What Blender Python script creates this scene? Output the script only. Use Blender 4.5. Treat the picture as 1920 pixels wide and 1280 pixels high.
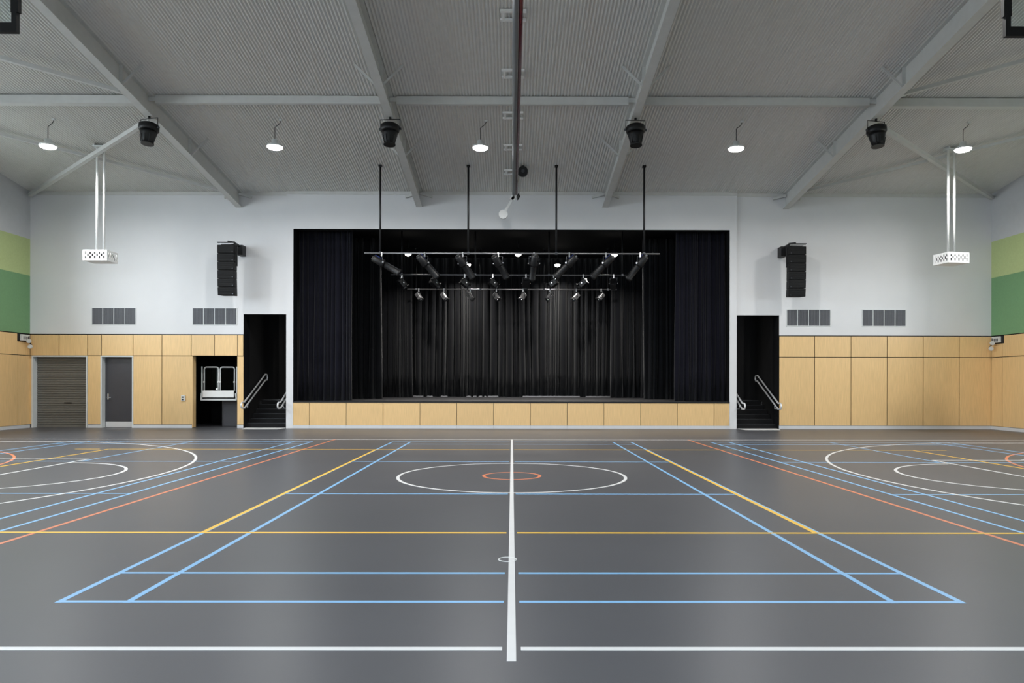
import bpy, math, random
from mathutils import Vector, Matrix

# ------------------------------------------------------------------ camera
scene = bpy.context.scene
for o in list(bpy.data.objects):
    bpy.data.objects.remove(o, do_unlink=True)
C = scene.collection
EYE = 1.462                       # camera height above the floor
cam_data = bpy.data.cameras.new('camera')
cam_data.sensor_width = 36.0
cam_data.sensor_fit = 'HORIZONTAL'
cam_data.lens = 1338.0 / 1920.0 * 36.0
cam_data.clip_start = 0.05
cam_data.clip_end = 300
YAW, ROLL = math.radians(0.25), math.radians(0.11)
cam_data.shift_x = -5.8 / 1920.0
cam_data.shift_y = 80.5 / 1920.0
cam = bpy.data.objects.new('camera', cam_data)
C.objects.link(cam)
cam.matrix_world = (Matrix.Translation((0, 0, EYE)) @ Matrix.Rotation(-YAW, 4, 'Z')
                    @ Matrix.Rotation(math.radians(90), 4, 'X') @ Matrix.Rotation(ROLL, 4, 'Z'))
scene.camera = cam

# ------------------------------------------------------------------ world, exposure
scene.view_settings.view_transform = 'Standard'
scene.view_settings.look = 'None'
scene.view_settings.exposure = 0.0
scene.view_settings.gamma = 1.0
scene.view_settings.use_curve_mapping = False
world = bpy.data.worlds.new('overcast_sky')
scene.world = world
world.use_nodes = True
bg = world.node_tree.nodes['Background']
bg.inputs['Color'].default_value = (0.89, 0.95, 1.0, 1)
bg.inputs['Strength'].default_value = 10.0
HIGH_BAY_RADIANCE = 14.0
HIGH_BAY_WATTS = 215.0
STAGE_WATTS = 135.0

# ------------------------------------------------------------------ helpers
random.seed(7)

def tag(o, label=None, cat=None, group=None, kind=None):
    if label: o['label'] = label
    if cat: o['category'] = cat
    if group: o['group'] = group
    if kind: o['kind'] = kind
    return o

def thing(name, label, cat, loc=(0, 0, 0), rotz=0.0, group=None, kind=None):
    o = bpy.data.objects.new(name, None)
    o.empty_display_size = 0.1
    C.objects.link(o)
    o.location = loc
    o.rotation_euler = (0, 0, rotz)
    return tag(o, label, cat, group, kind)

class MB:
    """collects vertices and faces; build() links them as one mesh object"""
    def __init__(s):
        s.v, s.f, s.sm, s.mi = [], [], [], []
        s.cur = 0
    def face(s, idx, smooth=False):
        s.f.append(tuple(idx)); s.sm.append(smooth); s.mi.append(s.cur)
    def hexa(s, p):
        b = len(s.v); s.v += [tuple(q) for q in p]
        for q in ((0, 3, 2, 1), (4, 5, 6, 7), (0, 1, 5, 4), (1, 2, 6, 5), (2, 3, 7, 6), (3, 0, 4, 7)):
            s.face([b + i for i in q])
        return s
    def box(s, x0, x1, y0, y1, z0, z1):
        return s.hexa([(x0, y0, z0), (x1, y0, z0), (x1, y1, z0), (x0, y1, z0),
                       (x0, y0, z1), (x1, y0, z1), (x1, y1, z1), (x0, y1, z1)])
    def bar(s, p0, p1, w, h, up=(0, 0, 1)):
        p0, p1 = Vector(p0), Vector(p1)
        d = (p1 - p0).normalized(); u = Vector(up)
        r = d.cross(u)
        if r.length < 1e-5: r = d.cross(Vector((0, 1, 0)))
        r.normalize(); u = r.cross(d).normalized()
        r *= w / 2; u *= h / 2
        return s.hexa([p0 - r - u, p0 + r - u, p1 + r - u, p1 - r - u,
                       p0 - r + u, p0 + r + u, p1 + r + u, p1 - r + u])
    def cyl(s, p0, p1, r0, r1=None, n=16, cap=True):
        r1 = r0 if r1 is None else r1
        return s.rings([(p0, r0), (p1, r1)], n, cap)
    def rings(s, pr, n=16, cap=True):
        """surface through circles (point, radius) that all face along first->last"""
        P = [Vector(p) for p, r in pr]
        d = (P[-1] - P[0]).normalized()
        a = d.orthogonal().normalized(); c = d.cross(a)
        b = len(s.v)
        for p, r in zip(P, [r for _, r in pr]):
            for k in range(n):
                t = 2 * math.pi * k / n
                s.v.append(tuple(p + a * math.cos(t) * r + c * math.sin(t) * r))
        for i in range(len(P) - 1):
            for k in range(n):
                k2 = (k + 1) % n
                s.face((b + i * n + k, b + i * n + k2, b + (i + 1) * n + k2, b + (i + 1) * n + k), True)
        if cap:
            s.face([b + k for k in range(n)][::-1])
            s.face([b + (len(P) - 1) * n + k for k in range(n)])
        return s
    def tube(s, pts, r, n=10, closed=False):
        P = [Vector(p) for p in pts]; m = len(P); b = len(s.v)
        prev = None
        for i in range(m):
            if closed: d = P[(i + 1) % m] - P[i - 1]
            else: d = P[min(i + 1, m - 1)] - P[max(i - 1, 0)]
            d.normalize()
            if prev is None: a = d.orthogonal().normalized()
            else:
                a = prev - d * prev.dot(d)
                a = a.normalized() if a.length > 1e-6 else d.orthogonal().normalized()
            prev = a; c = d.cross(a)
            for k in range(n):
                t = 2 * math.pi * k / n
                s.v.append(tuple(P[i] + a * math.cos(t) * r + c * math.sin(t) * r))
        for i in range(m if closed else m - 1):
            j = (i + 1) % m
            for k in range(n):
                k2 = (k + 1) % n
                s.face((b + i * n + k, b + i * n + k2, b + j * n + k2, b + j * n + k), True)
        if not closed:
            s.face([b + k for k in range(n)][::-1])
            s.face([b + (m - 1) * n + k for k in range(n)])
        return s
    def build(s, name, mats, parent=None, local=False):
        me = bpy.data.meshes.new(name)
        off = Vector((0, 0, 0))
        if parent is not None and not local:
            q = parent
            while q is not None:
                off += q.location; q = q.parent
        me.from_pydata([tuple(Vector(v) - off) for v in s.v], [], s.f)
        for m in (mats if isinstance(mats, (list, tuple)) else [mats]):
            me.materials.append(m)
        me.polygons.foreach_set('use_smooth', s.sm)
        me.polygons.foreach_set('material_index', s.mi)
        me.update()
        o = bpy.data.objects.new(name, me); C.objects.link(o)
        if parent is not None: o.parent = parent
        return o

def copy_tree(o, parent=None):
    c = o.copy(); C.objects.link(c); c.parent = parent
    for ch in list(o.children):
        if ch.type == 'LIGHT' or True:
            copy_tree(ch, c)
    return c

def bevel(o, w, seg=2):
    m = o.modifiers.new('edge', 'BEVEL'); m.width = w; m.segments = seg; m.limit_method = 'ANGLE'
    return o

# ------------------------------------------------------------------ materials
def srgb(r, g, b):
    f = lambda c: (c / 255 / 12.92) if c / 255 <= 0.04045 else ((c / 255 + 0.055) / 1.055) ** 2.4
    return (f(r), f(g), f(b), 1)

def mat(name, col, rough=0.5, metal=0.0, var=0.06, scale=6.0, bump=0.0, bscale=80.0, spec=0.5, stretch=(1, 1, 1), sheen=0.0, rnd=0.0, rvar=0.0):
    m = bpy.data.materials.new(name); m.use_nodes = True
    nt = m.node_tree; N = nt.nodes; L = nt.links
    b = N['Principled BSDF']
    if len(col) == 3: col = (*col, 1)
    b.inputs['Roughness'].default_value = rough
    b.inputs['Metallic'].default_value = metal
    b.inputs['Specular IOR Level'].default_value = spec
    if sheen:
        b.inputs['Sheen Weight'].default_value = sheen
        b.inputs['Sheen Roughness'].default_value = 0.5
    tc = N.new('ShaderNodeTexCoord'); mp = N.new('ShaderNodeMapping')
    mp.inputs['Scale'].default_value = stretch
    L.new(tc.outputs['Object'], mp.inputs['Vector'])
    nz = N.new('ShaderNodeTexNoise'); nz.inputs['Scale'].default_value = scale; nz.inputs['Detail'].default_value = 5
    L.new(mp.outputs['Vector'], nz.inputs['Vector'])
    rp = N.new('ShaderNodeValToRGB')
    rp.color_ramp.elements[0].position = 0.3; rp.color_ramp.elements[1].position = 0.7
    lo = [max(0, c * (1 - var)) for c in col[:3]]; hi = [min(1, c * (1 + var)) for c in col[:3]]
    rp.color_ramp.elements[0].color = (*lo, 1); rp.color_ramp.elements[1].color = (*hi, 1)
    L.new(nz.outputs['Fac'], rp.inputs['Fac'])
    out = rp.outputs['Color']
    if rnd:
        oi = N.new('ShaderNodeObjectInfo')
        mr = N.new('ShaderNodeMapRange'); mr.inputs['To Min'].default_value = 1 - rnd; mr.inputs['To Max'].default_value = 1 + rnd
        L.new(oi.outputs['Random'], mr.inputs['Value'])
        hs = N.new('ShaderNodeHueSaturation'); L.new(mr.outputs['Result'], hs.inputs['Value']); L.new(out, hs.inputs['Color'])
        out = hs.outputs['Color']
    L.new(out, b.inputs['Base Color'])
    if rvar:
        mr2 = N.new('ShaderNodeMapRange'); mr2.inputs['To Min'].default_value = rough - rvar; mr2.inputs['To Max'].default_value = rough + rvar
        n3 = N.new('ShaderNodeTexNoise'); n3.inputs['Scale'].default_value = 1.3; n3.inputs['Detail'].default_value = 6
        L.new(tc.outputs['Object'], n3.inputs['Vector']); L.new(n3.outputs['Fac'], mr2.inputs['Value'])
        L.new(mr2.outputs['Result'], b.inputs['Roughness'])
    if bump:
        n2 = N.new('ShaderNodeTexNoise'); n2.inputs['Scale'].default_value = bscale; n2.inputs['Detail'].default_value = 3
        L.new(mp.outputs['Vector'], n2.inputs['Vector'])
        bp = N.new('ShaderNodeBump'); bp.inputs['Strength'].default_value = bump; bp.inputs['Distance'].default_value = 0.01
        L.new(n2.outputs['Fac'], bp.inputs['Height']); L.new(bp.outputs['Normal'], b.inputs['Normal'])
    return m

def emit(name, col, strength):
    m = bpy.data.materials.new(name); m.use_nodes = True
    N = m.node_tree.nodes; b = N['Principled BSDF']
    b.inputs['Base Color'].default_value = (*col, 1)
    b.inputs['Emission Color'].default_value = (*col, 1)
    b.inputs['Emission Strength'].default_value = strength
    return m

def glass(name, tint=(0.9, 0.96, 0.95), refl=0.10):
    m = bpy.data.materials.new(name); m.use_nodes = True
    nt = m.node_tree; N = nt.nodes; L = nt.links
    N.remove(N['Principled BSDF'])
    tr = N.new('ShaderNodeBsdfTransparent'); tr.inputs['Color'].default_value = (*tint, 1)
    gl = N.new('ShaderNodeBsdfGlossy'); gl.inputs['Roughness'].default_value = 0.03
    fr = N.new('ShaderNodeLayerWeight'); fr.inputs['Blend'].default_value = refl
    mx = N.new('ShaderNodeMixShader')
    L.new(fr.outputs['Fresnel'], mx.inputs['Fac']); L.new(tr.outputs[0], mx.inputs[1]); L.new(gl.outputs[0], mx.inputs[2])
    L.new(mx.outputs[0], N['Material Output'].inputs['Surface'])
    return m

M = {}
M['floor'] = mat('grey_vinyl', srgb(82, 83, 87), 0.36, var=0.03, scale=0.9, bump=0.01, bscale=260, spec=0.2)
M['white_line'] = mat('white_line_paint', srgb(218, 218, 218), 0.4, var=0.02)
M['blue_line'] = mat('blue_line_paint', srgb(128, 182, 226), 0.4, var=0.02)
M['yellow_line'] = mat('yellow_line_paint', srgb(240, 190, 60), 0.4, var=0.02)
M['orange_line'] = mat('orange_line_paint', srgb(215, 125, 85), 0.4, var=0.02)
M['wall'] = mat('white_wall_paint', srgb(212, 212, 213), 0.6, var=0.015, scale=1.5, bump=0.03, bscale=60)
M['wall_grey'] = mat('pale_grey_wall_paint', srgb(192, 193, 194), 0.6, var=0.02)
M['green_light'] = mat('lime_green_acoustic_panel', srgb(178, 192, 135), 0.85, var=0.04, scale=20, bump=0.05)
M['green_dark'] = mat('green_acoustic_panel', srgb(112, 152, 108), 0.85, var=0.04, scale=20, bump=0.05)
M['black_wall'] = mat('black_wall_paint', srgb(13, 13, 15), 0.75, var=0.1, spec=0.25)
M['wood'] = mat('pine_plywood', srgb(222, 186, 132), 0.42, var=0.09, scale=3.2, stretch=(22, 22, 0.8), bump=0.015, bscale=30, rnd=0.05)
M['skirt'] = mat('pale_grey_skirting', srgb(205, 206, 208), 0.45, var=0.02)
M['ceiling'] = mat('pale_grey_corrugated_steel', srgb(214, 213, 209), 0.6, var=0.03, spec=0.3)
M['beam'] = mat('grey_beam_paint', srgb(200, 200, 197), 0.65, var=0.03, spec=0.3)
M['steel_light'] = mat('light_grey_painted_steel', srgb(208, 211, 210), 0.45, var=0.03)
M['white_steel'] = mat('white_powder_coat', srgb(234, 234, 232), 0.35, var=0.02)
M['black'] = mat('black_plastic', srgb(11, 11, 13), 0.45, var=0.12, spec=0.4)
M['black_matte'] = mat('black_grille_cloth', srgb(11, 11, 12), 0.7, var=0.15, spec=0.3)
M['black_metal'] = mat('black_powder_coat', srgb(18, 18, 20), 0.5, var=0.1, spec=0.4)
M['bar_steel'] = mat('dark_steel_pipe', srgb(120, 120, 122), 0.35, metal=0.7, var=0.06)
M['chrome'] = mat('bright_steel', srgb(205, 206, 208), 0.22, metal=1.0, var=0.03)
M['dark_steel'] = mat('worn_dark_steel', srgb(80, 82, 86), 0.3, metal=0.8, var=0.1)
M['roller'] = mat('bronze_grey_roller_steel', srgb(108, 106, 100), 0.45, metal=0.0, var=0.03)
M['door'] = mat('charcoal_door_laminate', srgb(62, 62, 67), 0.4, var=0.03)
M['grille'] = mat('grey_grille_aluminium', srgb(98, 99, 104), 0.5, metal=0.0, var=0.04)
M['grille_back'] = mat('dark_duct', srgb(62, 64, 70), 0.7)
M['curtain'] = mat('black_velvet', srgb(17, 18, 21), 0.9, var=0.15, scale=2, spec=0.1, sheen=0.12)
M['curtain_navy'] = mat('navy_black_velvet', srgb(19, 19, 28), 0.9, var=0.15, scale=2, spec=0.1, sheen=0.1)
M['deck'] = mat('black_stage_deck', srgb(30, 30, 33), 0.5, var=0.12, scale=3)
M['red'] = mat('dark_red_pipe_enamel', srgb(96, 18, 36), 0.22, var=0.05)
M['tube_grey'] = mat('grey_roller_tube', srgb(118, 121, 124), 0.38, var=0.03)
M['lamp'] = emit('lit_lamp_diffuser', (1, 0.98, 0.95), HIGH_BAY_RADIANCE)
M['lamp_stage'] = emit('lit_stage_lamp', (1, 0.95, 0.85), 14)
M['batten'] = emit('lit_batten_tube', (1, 0.97, 0.92), 6)
M['lens_blue'] = mat('blue_coated_lens', srgb(40, 60, 130), 0.08, spec=0.9)
M['glass'] = glass('clear_glass')
M['glass_board'] = glass('teal_edged_glass', (0.93, 0.98, 0.98), 0.03)
M['window_glass'] = glass('window_glass', (0.95, 0.98, 1.0), 0.05)
M['rail'] = mat('satin_stainless_rail', srgb(225, 226, 228), 0.35, metal=0.35, var=0.02)
M['plate'] = mat('white_socket_plastic', srgb(205, 205, 200), 0.4)
M['paving'] = mat('concrete_paving', srgb(150, 150, 148), 0.8, var=0.1)
M['dark_slot'] = mat('dark_opening', srgb(8, 8, 9), 0.8)

# ------------------------------------------------------------------ room dimensions
XW = 15.97                        # half width of the hall
YB, YC, YF = 23.71, 23.63, -0.9   # back wall, its proud centre, wall behind the camera
YR = 11.4                         # ridge
SL = 0.1405
def roof(y):
    return EYE + 9.68 - SL * (y if y >= YR else 2 * YR - y)
TIM, JOINT, SKIRT = 3.11, 2.39, 0.106
STAGE = 0.90

def with_openings(mb, axis, a0, a1, z0, z1, b0, b1, holes):
    """boxes of a wall between a0..a1 along axis, thickness b0..b1, leaving holes (a0,a1,z0,z1)"""
    cuts = sorted({a0, a1, *[h[0] for h in holes], *[h[1] for h in holes]})
    cuts = [c for c in cuts if a0 <= c <= a1]
    for p, q in zip(cuts, cuts[1:]):
        hs = sorted((max(h[2], z0), min(h[3], z1)) for h in holes if h[0] < (p + q) / 2 < h[1] and h[3] > z0 and h[2] < z1)
        z = z0
        for c, d in hs + [(z1, z1)]:
            if c > z + 1e-6:
                if axis == 'x': mb.box(p, q, b0, b1, z, c)
                else: mb.box(b0, b1, p, q, z, c)
            z = max(z, d)

# ------------------------------------------------------------------ floor and court lines
mb = MB().box(-XW - 0.3, XW + 0.3, YF - 0.3, YB + 0.02, -0.2, 0)
mb.box(-11.4, -7.46, YB + 0.02, 27.1, -0.2, 0); mb.box(7.44, 9.0, YB + 0.02, 25.5, -0.2, 0)
mb.box(-16.2, -11.4, YB + 0.02, 24.4, -0.2, 0)
floor = tag(mb.build('floor', M['floor']), 'grey vinyl sports hall floor marked with coloured court lines', 'floor', kind='structure')
CY = 11.42                        # court centre
LAYER = {'orange': 0.0012, 'blue': 0.0016, 'yellow': 0.0020, 'white': 0.0024}
NL = [0]
def line(col, x0, y0, x1, y1, w=0.05):
    NL[0] += 1
    t = LAYER[col] + (NL[0] % 40) * 8e-6; h = w / 2
    if abs(x1 - x0) > abs(y1 - y0): m = MB().box(min(x0, x1), max(x0, x1), y0 - h, y0 + h, 0.0002, t)
    else: m = MB().box(x0 - h, x0 + h, min(y0, y1), max(y0, y1), 0.0002, t)
    return m.build('court_line', M[col + '_line'], floor)
def arc(col, cx, cy, r, a0=0, a1=360, w=0.05, n=96):
    t = LAYER[col]; m = MB(); k = max(8, int(n * (a1 - a0) / 360))
    for i in range(k + 1):
        a = math.radians(a0 + (a1 - a0) * i / k)
        for rr in (r - w / 2, r + w / 2):
            for z in (0.0002, t):
                m.v.append((cx + rr * math.cos(a), cy + rr * math.sin(a), z))
    for i in range(k):
        b = i * 4; c = b + 4
        m.face((b + 1, c + 1, c + 3, b + 3)); m.face((b, b + 1, b + 3, b + 2) if i == 0 else (b, c, c + 1, b + 1)); m.face((b + 2, b + 3, c + 3, c + 2))
    return m.build('court_line', M[col + '_line'], floor)
G = 0.052                         # lines stop just short of the centre line
def split(col, x0, x1, y, w=0.05):
    line(col, x0, y, -G, y, w); line(col, G, y, x1, y, w)
# basketball (white)
S0, S1 = CY - 7.475, CY + 7.475
line('white', 0, S0 - 0.18, 0, S1 + 0.02)
split('white', -14, 14, S0); line('white', -14, S1, 14, S1)
arc('white', 0, CY, 1.8)
for s in (-1, 1):
    bx = s * (14 - 1.575)
    arc('white', bx, CY, 6.75, *((-78, 78) if s < 0 else (102, 258)), n=220)
    for sy in (-1, 1): line('white', s * 14, CY + sy * 6.6, s * (14 - 2.99), CY + sy * 6.6)
    line('white', s * 8.2, CY - 2.45, s * 8.2, CY + 2.45)
    arc('white', s * 8.2, CY, 1.8, *((-90, 90) if s < 0 else (90, 270)))
    for sy in (-1, 1):
        line('white', s * 14, CY + sy * 2.45, s * 8.2, CY + sy * 2.45)
        for k in (0.0, 1.3, 2.15):
            line('white', s * (12.25 - k), CY + sy * 2.5, s * (12.25 - k), CY + sy * 2.62, 0.1)
    line('white', s * 14, S0, s * 14, S1)
# netball (orange)
arc('orange', 0, CY, 0.45)
for s in (-1, 1):
    line('orange', s * 4.67, S0 + 0.03, s * 4.67, S1 - 0.03)
    arc('orange', s * 13.88, CY, 4.88, *((-90, 90) if s < 0 else (90, 270)))
# volleyball (yellow)
V0, V1 = 7.03, 15.98
split('yellow', -9, 9, V0); split('yellow', -9, 9, V1)
for s in (-1, 1):
    line('yellow', s * 9, V0, s * 9, V1)
    xv = -3.04 if s < 0 else 3.003
    line('yellow', xv, V0, xv, V1, 0.052)
    line('yellow', s * 9.2, V1, s * 9.75, V1); line('yellow', s * 9.2, V0, s * 9.75, V0)
# three badminton courts (blue)
B0 = 4.80
for c in (0, -8.1, 8.1):
    for off in (3.03, 2.57):
        for s in (-1, 1): line('blue', c + s * off, B0 - 0.025, c + s * off, B0 + 13.375, 0.045)
    for y in (0, 0.73, 4.72, 8.68, 12.64, 13.35):
        if c == 0: split('blue', -3.03, 3.03, B0 + y, 0.042)
        else: line('blue', c - 3.03, B0 + y, c + 3.03, B0 + y, 0.042)
    if c:
        line('blue', c, B0, c, B0 + 4.72, 0.042); line('blue', c, B0 + 8.68, c, B0 + 13.35, 0.042)
# brass-less sleeve cover ring next to the centre line
sk = thing('floor_socket', 'small round socket cover beside the white centre line', 'floor socket', (-0.035, 5.96, 0))
m = MB(); m.tube([(-0.035 + 0.075 * math.cos(t * math.pi / 16), 5.96 + 0.075 * math.sin(t * math.pi / 16), 0.0022) for t in range(32)], 0.004, 6, closed=True)
m.build('rim', M['white_steel'], sk)
MB().cyl((-0.035, 5.96, 0.0002), (-0.035, 5.96, 0.0009), 0.07, n=28).build('cover', M['floor'], sk)

# ------------------------------------------------------------------ corrugated roof lining
m = MB(); pitch, amp, ns = 0.0762, 0.0115, 8
nx = int((2 * XW + 0.3) / pitch * ns)
rows = [YB + 0.25, YR, YF - 0.25]
for y in rows:
    for i in range(nx + 1):
        x = -XW - 0.15 + i * pitch / ns
        m.v.append((x, y, roof(y) + amp + amp * math.sin(2 * math.pi * i / ns)))
for r in range(2):
    for i in range(nx):
        a = r * (nx + 1) + i
        m.face((a, a + 1, a + nx + 2, a + nx + 1), True)
ceil_o = tag(m.build('ceiling', M['ceiling']), 'grey corrugated steel roof lining', 'ceiling', kind='structure')
m = MB()
for a, b in ((YB + 0.5, YR), (YR, YF - 0.5)):
    y0, y1 = min(a, b), max(a, b)
    m.hexa([(-XW - .5, y0, roof(y0) + .1), (XW + .5, y0, roof(y0) + .1), (XW + .5, y1, roof(y1) + .1), (-XW - .5, y1, roof(y1) + .1),
            (-XW - .5, y0, roof(y0) + .16), (XW + .5, y0, roof(y0) + .16), (XW + .5, y1, roof(y1) + .16), (-XW - .5, y1, roof(y1) + .16)])
m.build('roof_deck', M['ceiling'], ceil_o)

# ------------------------------------------------------------------ back wall
XD = dict(roll=(-15.88, -14.10), door=(-13.60, -12.58), lift=(-10.61, -9.11), stl=(-8.91, -7.47), strr=(7.45, 8.89))
PRO = (-7.24, 7.215, 6.59)
holes = [(*XD['roll'], 0, 2.36), (*XD['door'], 0, 2.36), (*XD['lift'], 0, JOINT), (*XD['stl'], 0, 3.775), (*XD['strr'], 0, 3.775),
         (XD['stl'][1], XD['strr'][0], 0, 9)]
m = MB()
with_openings(m, 'x', -XW - 0.3, XW + 0.3, TIM, 7.9, YB, YB + 0.2, holes)           # white upper wall
with_openings(m, 'x', XD['stl'][1], XD['strr'][0], STAGE - 0.02, 7.95, YC, YB + 0.2, [(PRO[0], PRO[1], 0, PRO[2])])
m.box(XD['stl'][1], PRO[0], YC, YB + 0.2, 0, STAGE - 0.02); m.box(PRO[1], XD['strr'][0], YC, YB + 0.2, 0, STAGE - 0.02)
m.cur = 1
with_openings(m, 'x', -XW - 0.3, XW + 0.3, 0, TIM, YB + 0.025, YB + 0.2, holes)     # dark substrate behind the panels
wall_back = tag(m.build('wall_back', [M['wall'], M['black_wall']]), 'white back wall with timber panelling around the stage opening', 'wall', kind='structure')
JG = 0.011                        # half joint
def panel(parent, x0, x1, z0, z1, y0=YB, t=0.02, g0=JG, g1=JG):
    return MB().box(x0 + g0, x1 - g1, y0, y0 + t, z0 + JG, z1 - JG).build('timber_panel', M['wood'], parent)
px = lambda p: (p - 960) / 56.43
top = [-XW, px(113), px(166), px(192), px(251), px(305), px(359.5), px(403), px(446), XD['stl'][0]]
for a, b in zip(top, top[1:]): panel(wall_back, a, b, JOINT, TIM - 0.02)
panel(wall_back, -XW, XD['roll'][0] - 0.03, SKIRT, JOINT, g0=0, g1=0.004); panel(wall_back, px(166), px(193), SKIRT, JOINT); panel(wall_back, px(250.5), px(305), SKIRT, JOINT)
panel(wall_back, px(305), XD['lift'][0], SKIRT, JOINT, g1=0); panel(wall_back, XD['lift'][1], XD['stl'][0], SKIRT, JOINT, g0=0, g1=0)
rt = [XD['strr'][1], px(1528.5), px(1597), px(1665), px(1733), px(1801), XW]
for a, b in zip(rt, rt[1:]):
    panel(wall_back, a, b, JOINT, TIM - 0.02); panel(wall_back, a, b, SKIRT, JOINT)
# plywood return of the lift recess
MB().box(XD['lift'][0], XD['lift'][0] + 0.02, YB + 0.002, YB + 0.25, 0.01, JOINT - 0.012).build('timber_return', M['wood'], wall_back)
m = MB()
for a, b in ((px(166.5), px(193)), (px(250.5), XD['lift'][0]), (XD['lift'][1], XD['stl'][0]), (XD['strr'][1], XW)):
    m.box(a, b, YB - 0.012, YB + 0.03, 0, SKIRT)
tag(m.build('baseboard_back', M['skirt']), 'pale grey skirting along the back wall', 'baseboard', kind='structure')
# wall head flashing under the corrugation
m = MB(); m.box(-XW, XD['stl'][1], YB - 0.03, YB, roof(YB) - 0.10, roof(YB) + 0.02); m.box(XD['strr'][0], XW, YB - 0.03, YB, roof(YB) - 0.10, roof(YB) + 0.02)
m.box(XD['stl'][1], XD['strr'][0], YC - 0.03, YC, roof(YC) - 0.09, roof(YC) + 0.02)
tag(m.build('trim_1', M['beam']), 'grey metal flashing where the back wall meets the roof', 'trim', kind='structure')

# ------------------------------------------------------------------ side walls, end wall
WIN = {'left': (1.5, 20.0, 3.6, 7.3), 'right': (11.0, 20.3, 3.5, 5.0)}   # unseen high windows placed to give the side daylight: y0, y1, z0, z1
for s, nm in ((-1, 'left'), (1, 'right')):
    W0, W1, H0, H1 = WIN[nm]; hole = [WIN[nm]]
    m = MB(); f = (lambda z0, z1, d=0.0: with_openings(m, 'y', YF - 0.3, YB + 0.3, z0, z1, *sorted((s * (XW + d), s * (XW + 0.25))), hole))
    f(6.24, 9.8); m.cur = 1; f(5.03, 6.24); m.cur = 2; f(TIM, 5.03); m.cur = 3; f(0, TIM, 0.025)
    w = tag(m.build('wall_' + nm, [M['wall_grey'], M['green_light'], M['green_dark'], M['black_wall']]),
            nm + ' side wall with green acoustic bands above timber panels', 'wall', kind='structure')
    ys = [YB, 23.13 if s < 0 else 23.17]
    while ys[-1] > YF + 1.2: ys.append(ys[-1] - 1.205)
    ys.append(YF)
    x0, x1 = sorted((s * XW, s * (XW + 0.02)))
    for b, a in zip(ys, ys[1:]):
        if b - a < 0.05: continue
        for z0, z1 in ((JOINT, TIM - 0.02), (SKIRT, JOINT)):
            MB().box(x0, x1, a + JG, b - (0.002 if b == YB else JG), z0 + JG, z1 - JG).build('timber_panel', M['wood'], w)
    m = MB(); x0, x1 = sorted((s * (XW - 0.012), s * (XW + 0.03)))
    m.box(x0, x1, YF, YB, 0, SKIRT)
    tag(m.build('baseboard_' + nm, M['skirt']), 'pale grey skirting along the %s side wall' % nm, 'baseboard', kind='structure')
    wi = thing('window_%d' % (1 if s < 0 else 2), 'unseen high daylight window band in the %s side wall' % nm, 'window', (s * XW, (W0 + W1) / 2, H0), kind='structure')
    n = round((W1 - W0) / 1.6); st = (W1 - W0) / n
    xa, xb = sorted((s * (XW + 0.1), s * (XW + 0.16)))
    for k in range(n + 1):
        y = W0 + k * st; yy0 = max(W0, y - 0.03); yy1 = min(W1, y + 0.03)
        MB().box(xa, xb, yy0, yy1, H0 + 0.05, H1 - 0.05).build('mullion', M['steel_light'], wi)
    MB().box(xa, xb, W0, W1, H1 - 0.05, H1).build('window_head', M['steel_light'], wi)
    MB().box(xa, xb, W0, W1, H0, H0 + 0.05).build('window_sill', M['steel_light'], wi)
    for k in range(n):
        MB().box(s * (XW + 0.13) - 0.004, s * (XW + 0.13) + 0.004, W0 + k * st + 0.03, W0 + (k + 1) * st - 0.03, H0 + 0.05, H1 - 0.05).build('pane', M['window_glass'], wi)
    ld = bpy.data.lights.new('daylight_portal', 'AREA'); ld.shape = 'RECTANGLE'; ld.size = H1 - H0; ld.size_y = W1 - W0
    ld.cycles.is_portal = True
    lo = bpy.data.objects.new('daylight_portal', ld); C.objects.link(lo)
    lo.location = (s * (XW + 0.3), (W0 + W1) / 2, (H0 + H1) / 2); lo.rotation_euler = (0, math.radians(90 * s), 0)
    x0, x1 = sorted((s * (XW + 0.25), s * (XW + 40)))
    tag(MB().box(x0, x1, -20, 45, -0.3, -0.1).build('ground_' + nm, M['paving']), 'concrete paving outside the %s side wall' % nm, 'paving', kind='structure')
FD = (-8.0, 8.0, 2.9, 5.0)       # unseen windows added behind the camera to brighten the back wall
m = MB(); with_openings(m, 'x', -XW - 0.3, XW + 0.3, 0, 8.2, YF - 0.25, YF, [FD])
tag(m.build('wall_front', M['wall_grey']), 'pale wall at the near end of the hall', 'wall', kind='structure')
wi = thing('window_3', 'added unseen window band in the near end wall', 'window', (0, YF, FD[2]), kind='structure')
n = 10; st = (FD[1] - FD[0]) / n
for k in range(n + 1):
    x = FD[0] + k * st
    MB().box(max(FD[0], x - 0.03), min(FD[1], x + 0.03), YF - 0.16, YF - 0.1, FD[2] + 0.06, FD[3] - 0.06).build('mullion', M['steel_light'], wi)
MB().box(FD[0], FD[1], YF - 0.16, YF - 0.1, FD[3] - 0.06, FD[3]).build('window_head', M['steel_light'], wi)
MB().box(FD[0], FD[1], YF - 0.16, YF - 0.1, FD[2], FD[2] + 0.06).build('window_sill', M['steel_light'], wi)
for k in range(n):
    MB().box(FD[0] + k * st + 0.03, FD[0] + (k + 1) * st - 0.03, YF - 0.134, YF - 0.126, FD[2] + 0.06, FD[3] - 0.06).build('pane', M['window_glass'], wi)
ld = bpy.data.lights.new('daylight_portal', 'AREA'); ld.shape = 'RECTANGLE'; ld.size = FD[1] - FD[0]; ld.size_y = FD[3] - FD[2]
ld.cycles.is_portal = True
lo = bpy.data.objects.new('daylight_portal', ld); C.objects.link(lo)
lo.location = (0, YF - 0.3, (FD[2] + FD[3]) / 2); lo.rotation_euler = (math.radians(90), 0, 0)
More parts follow.
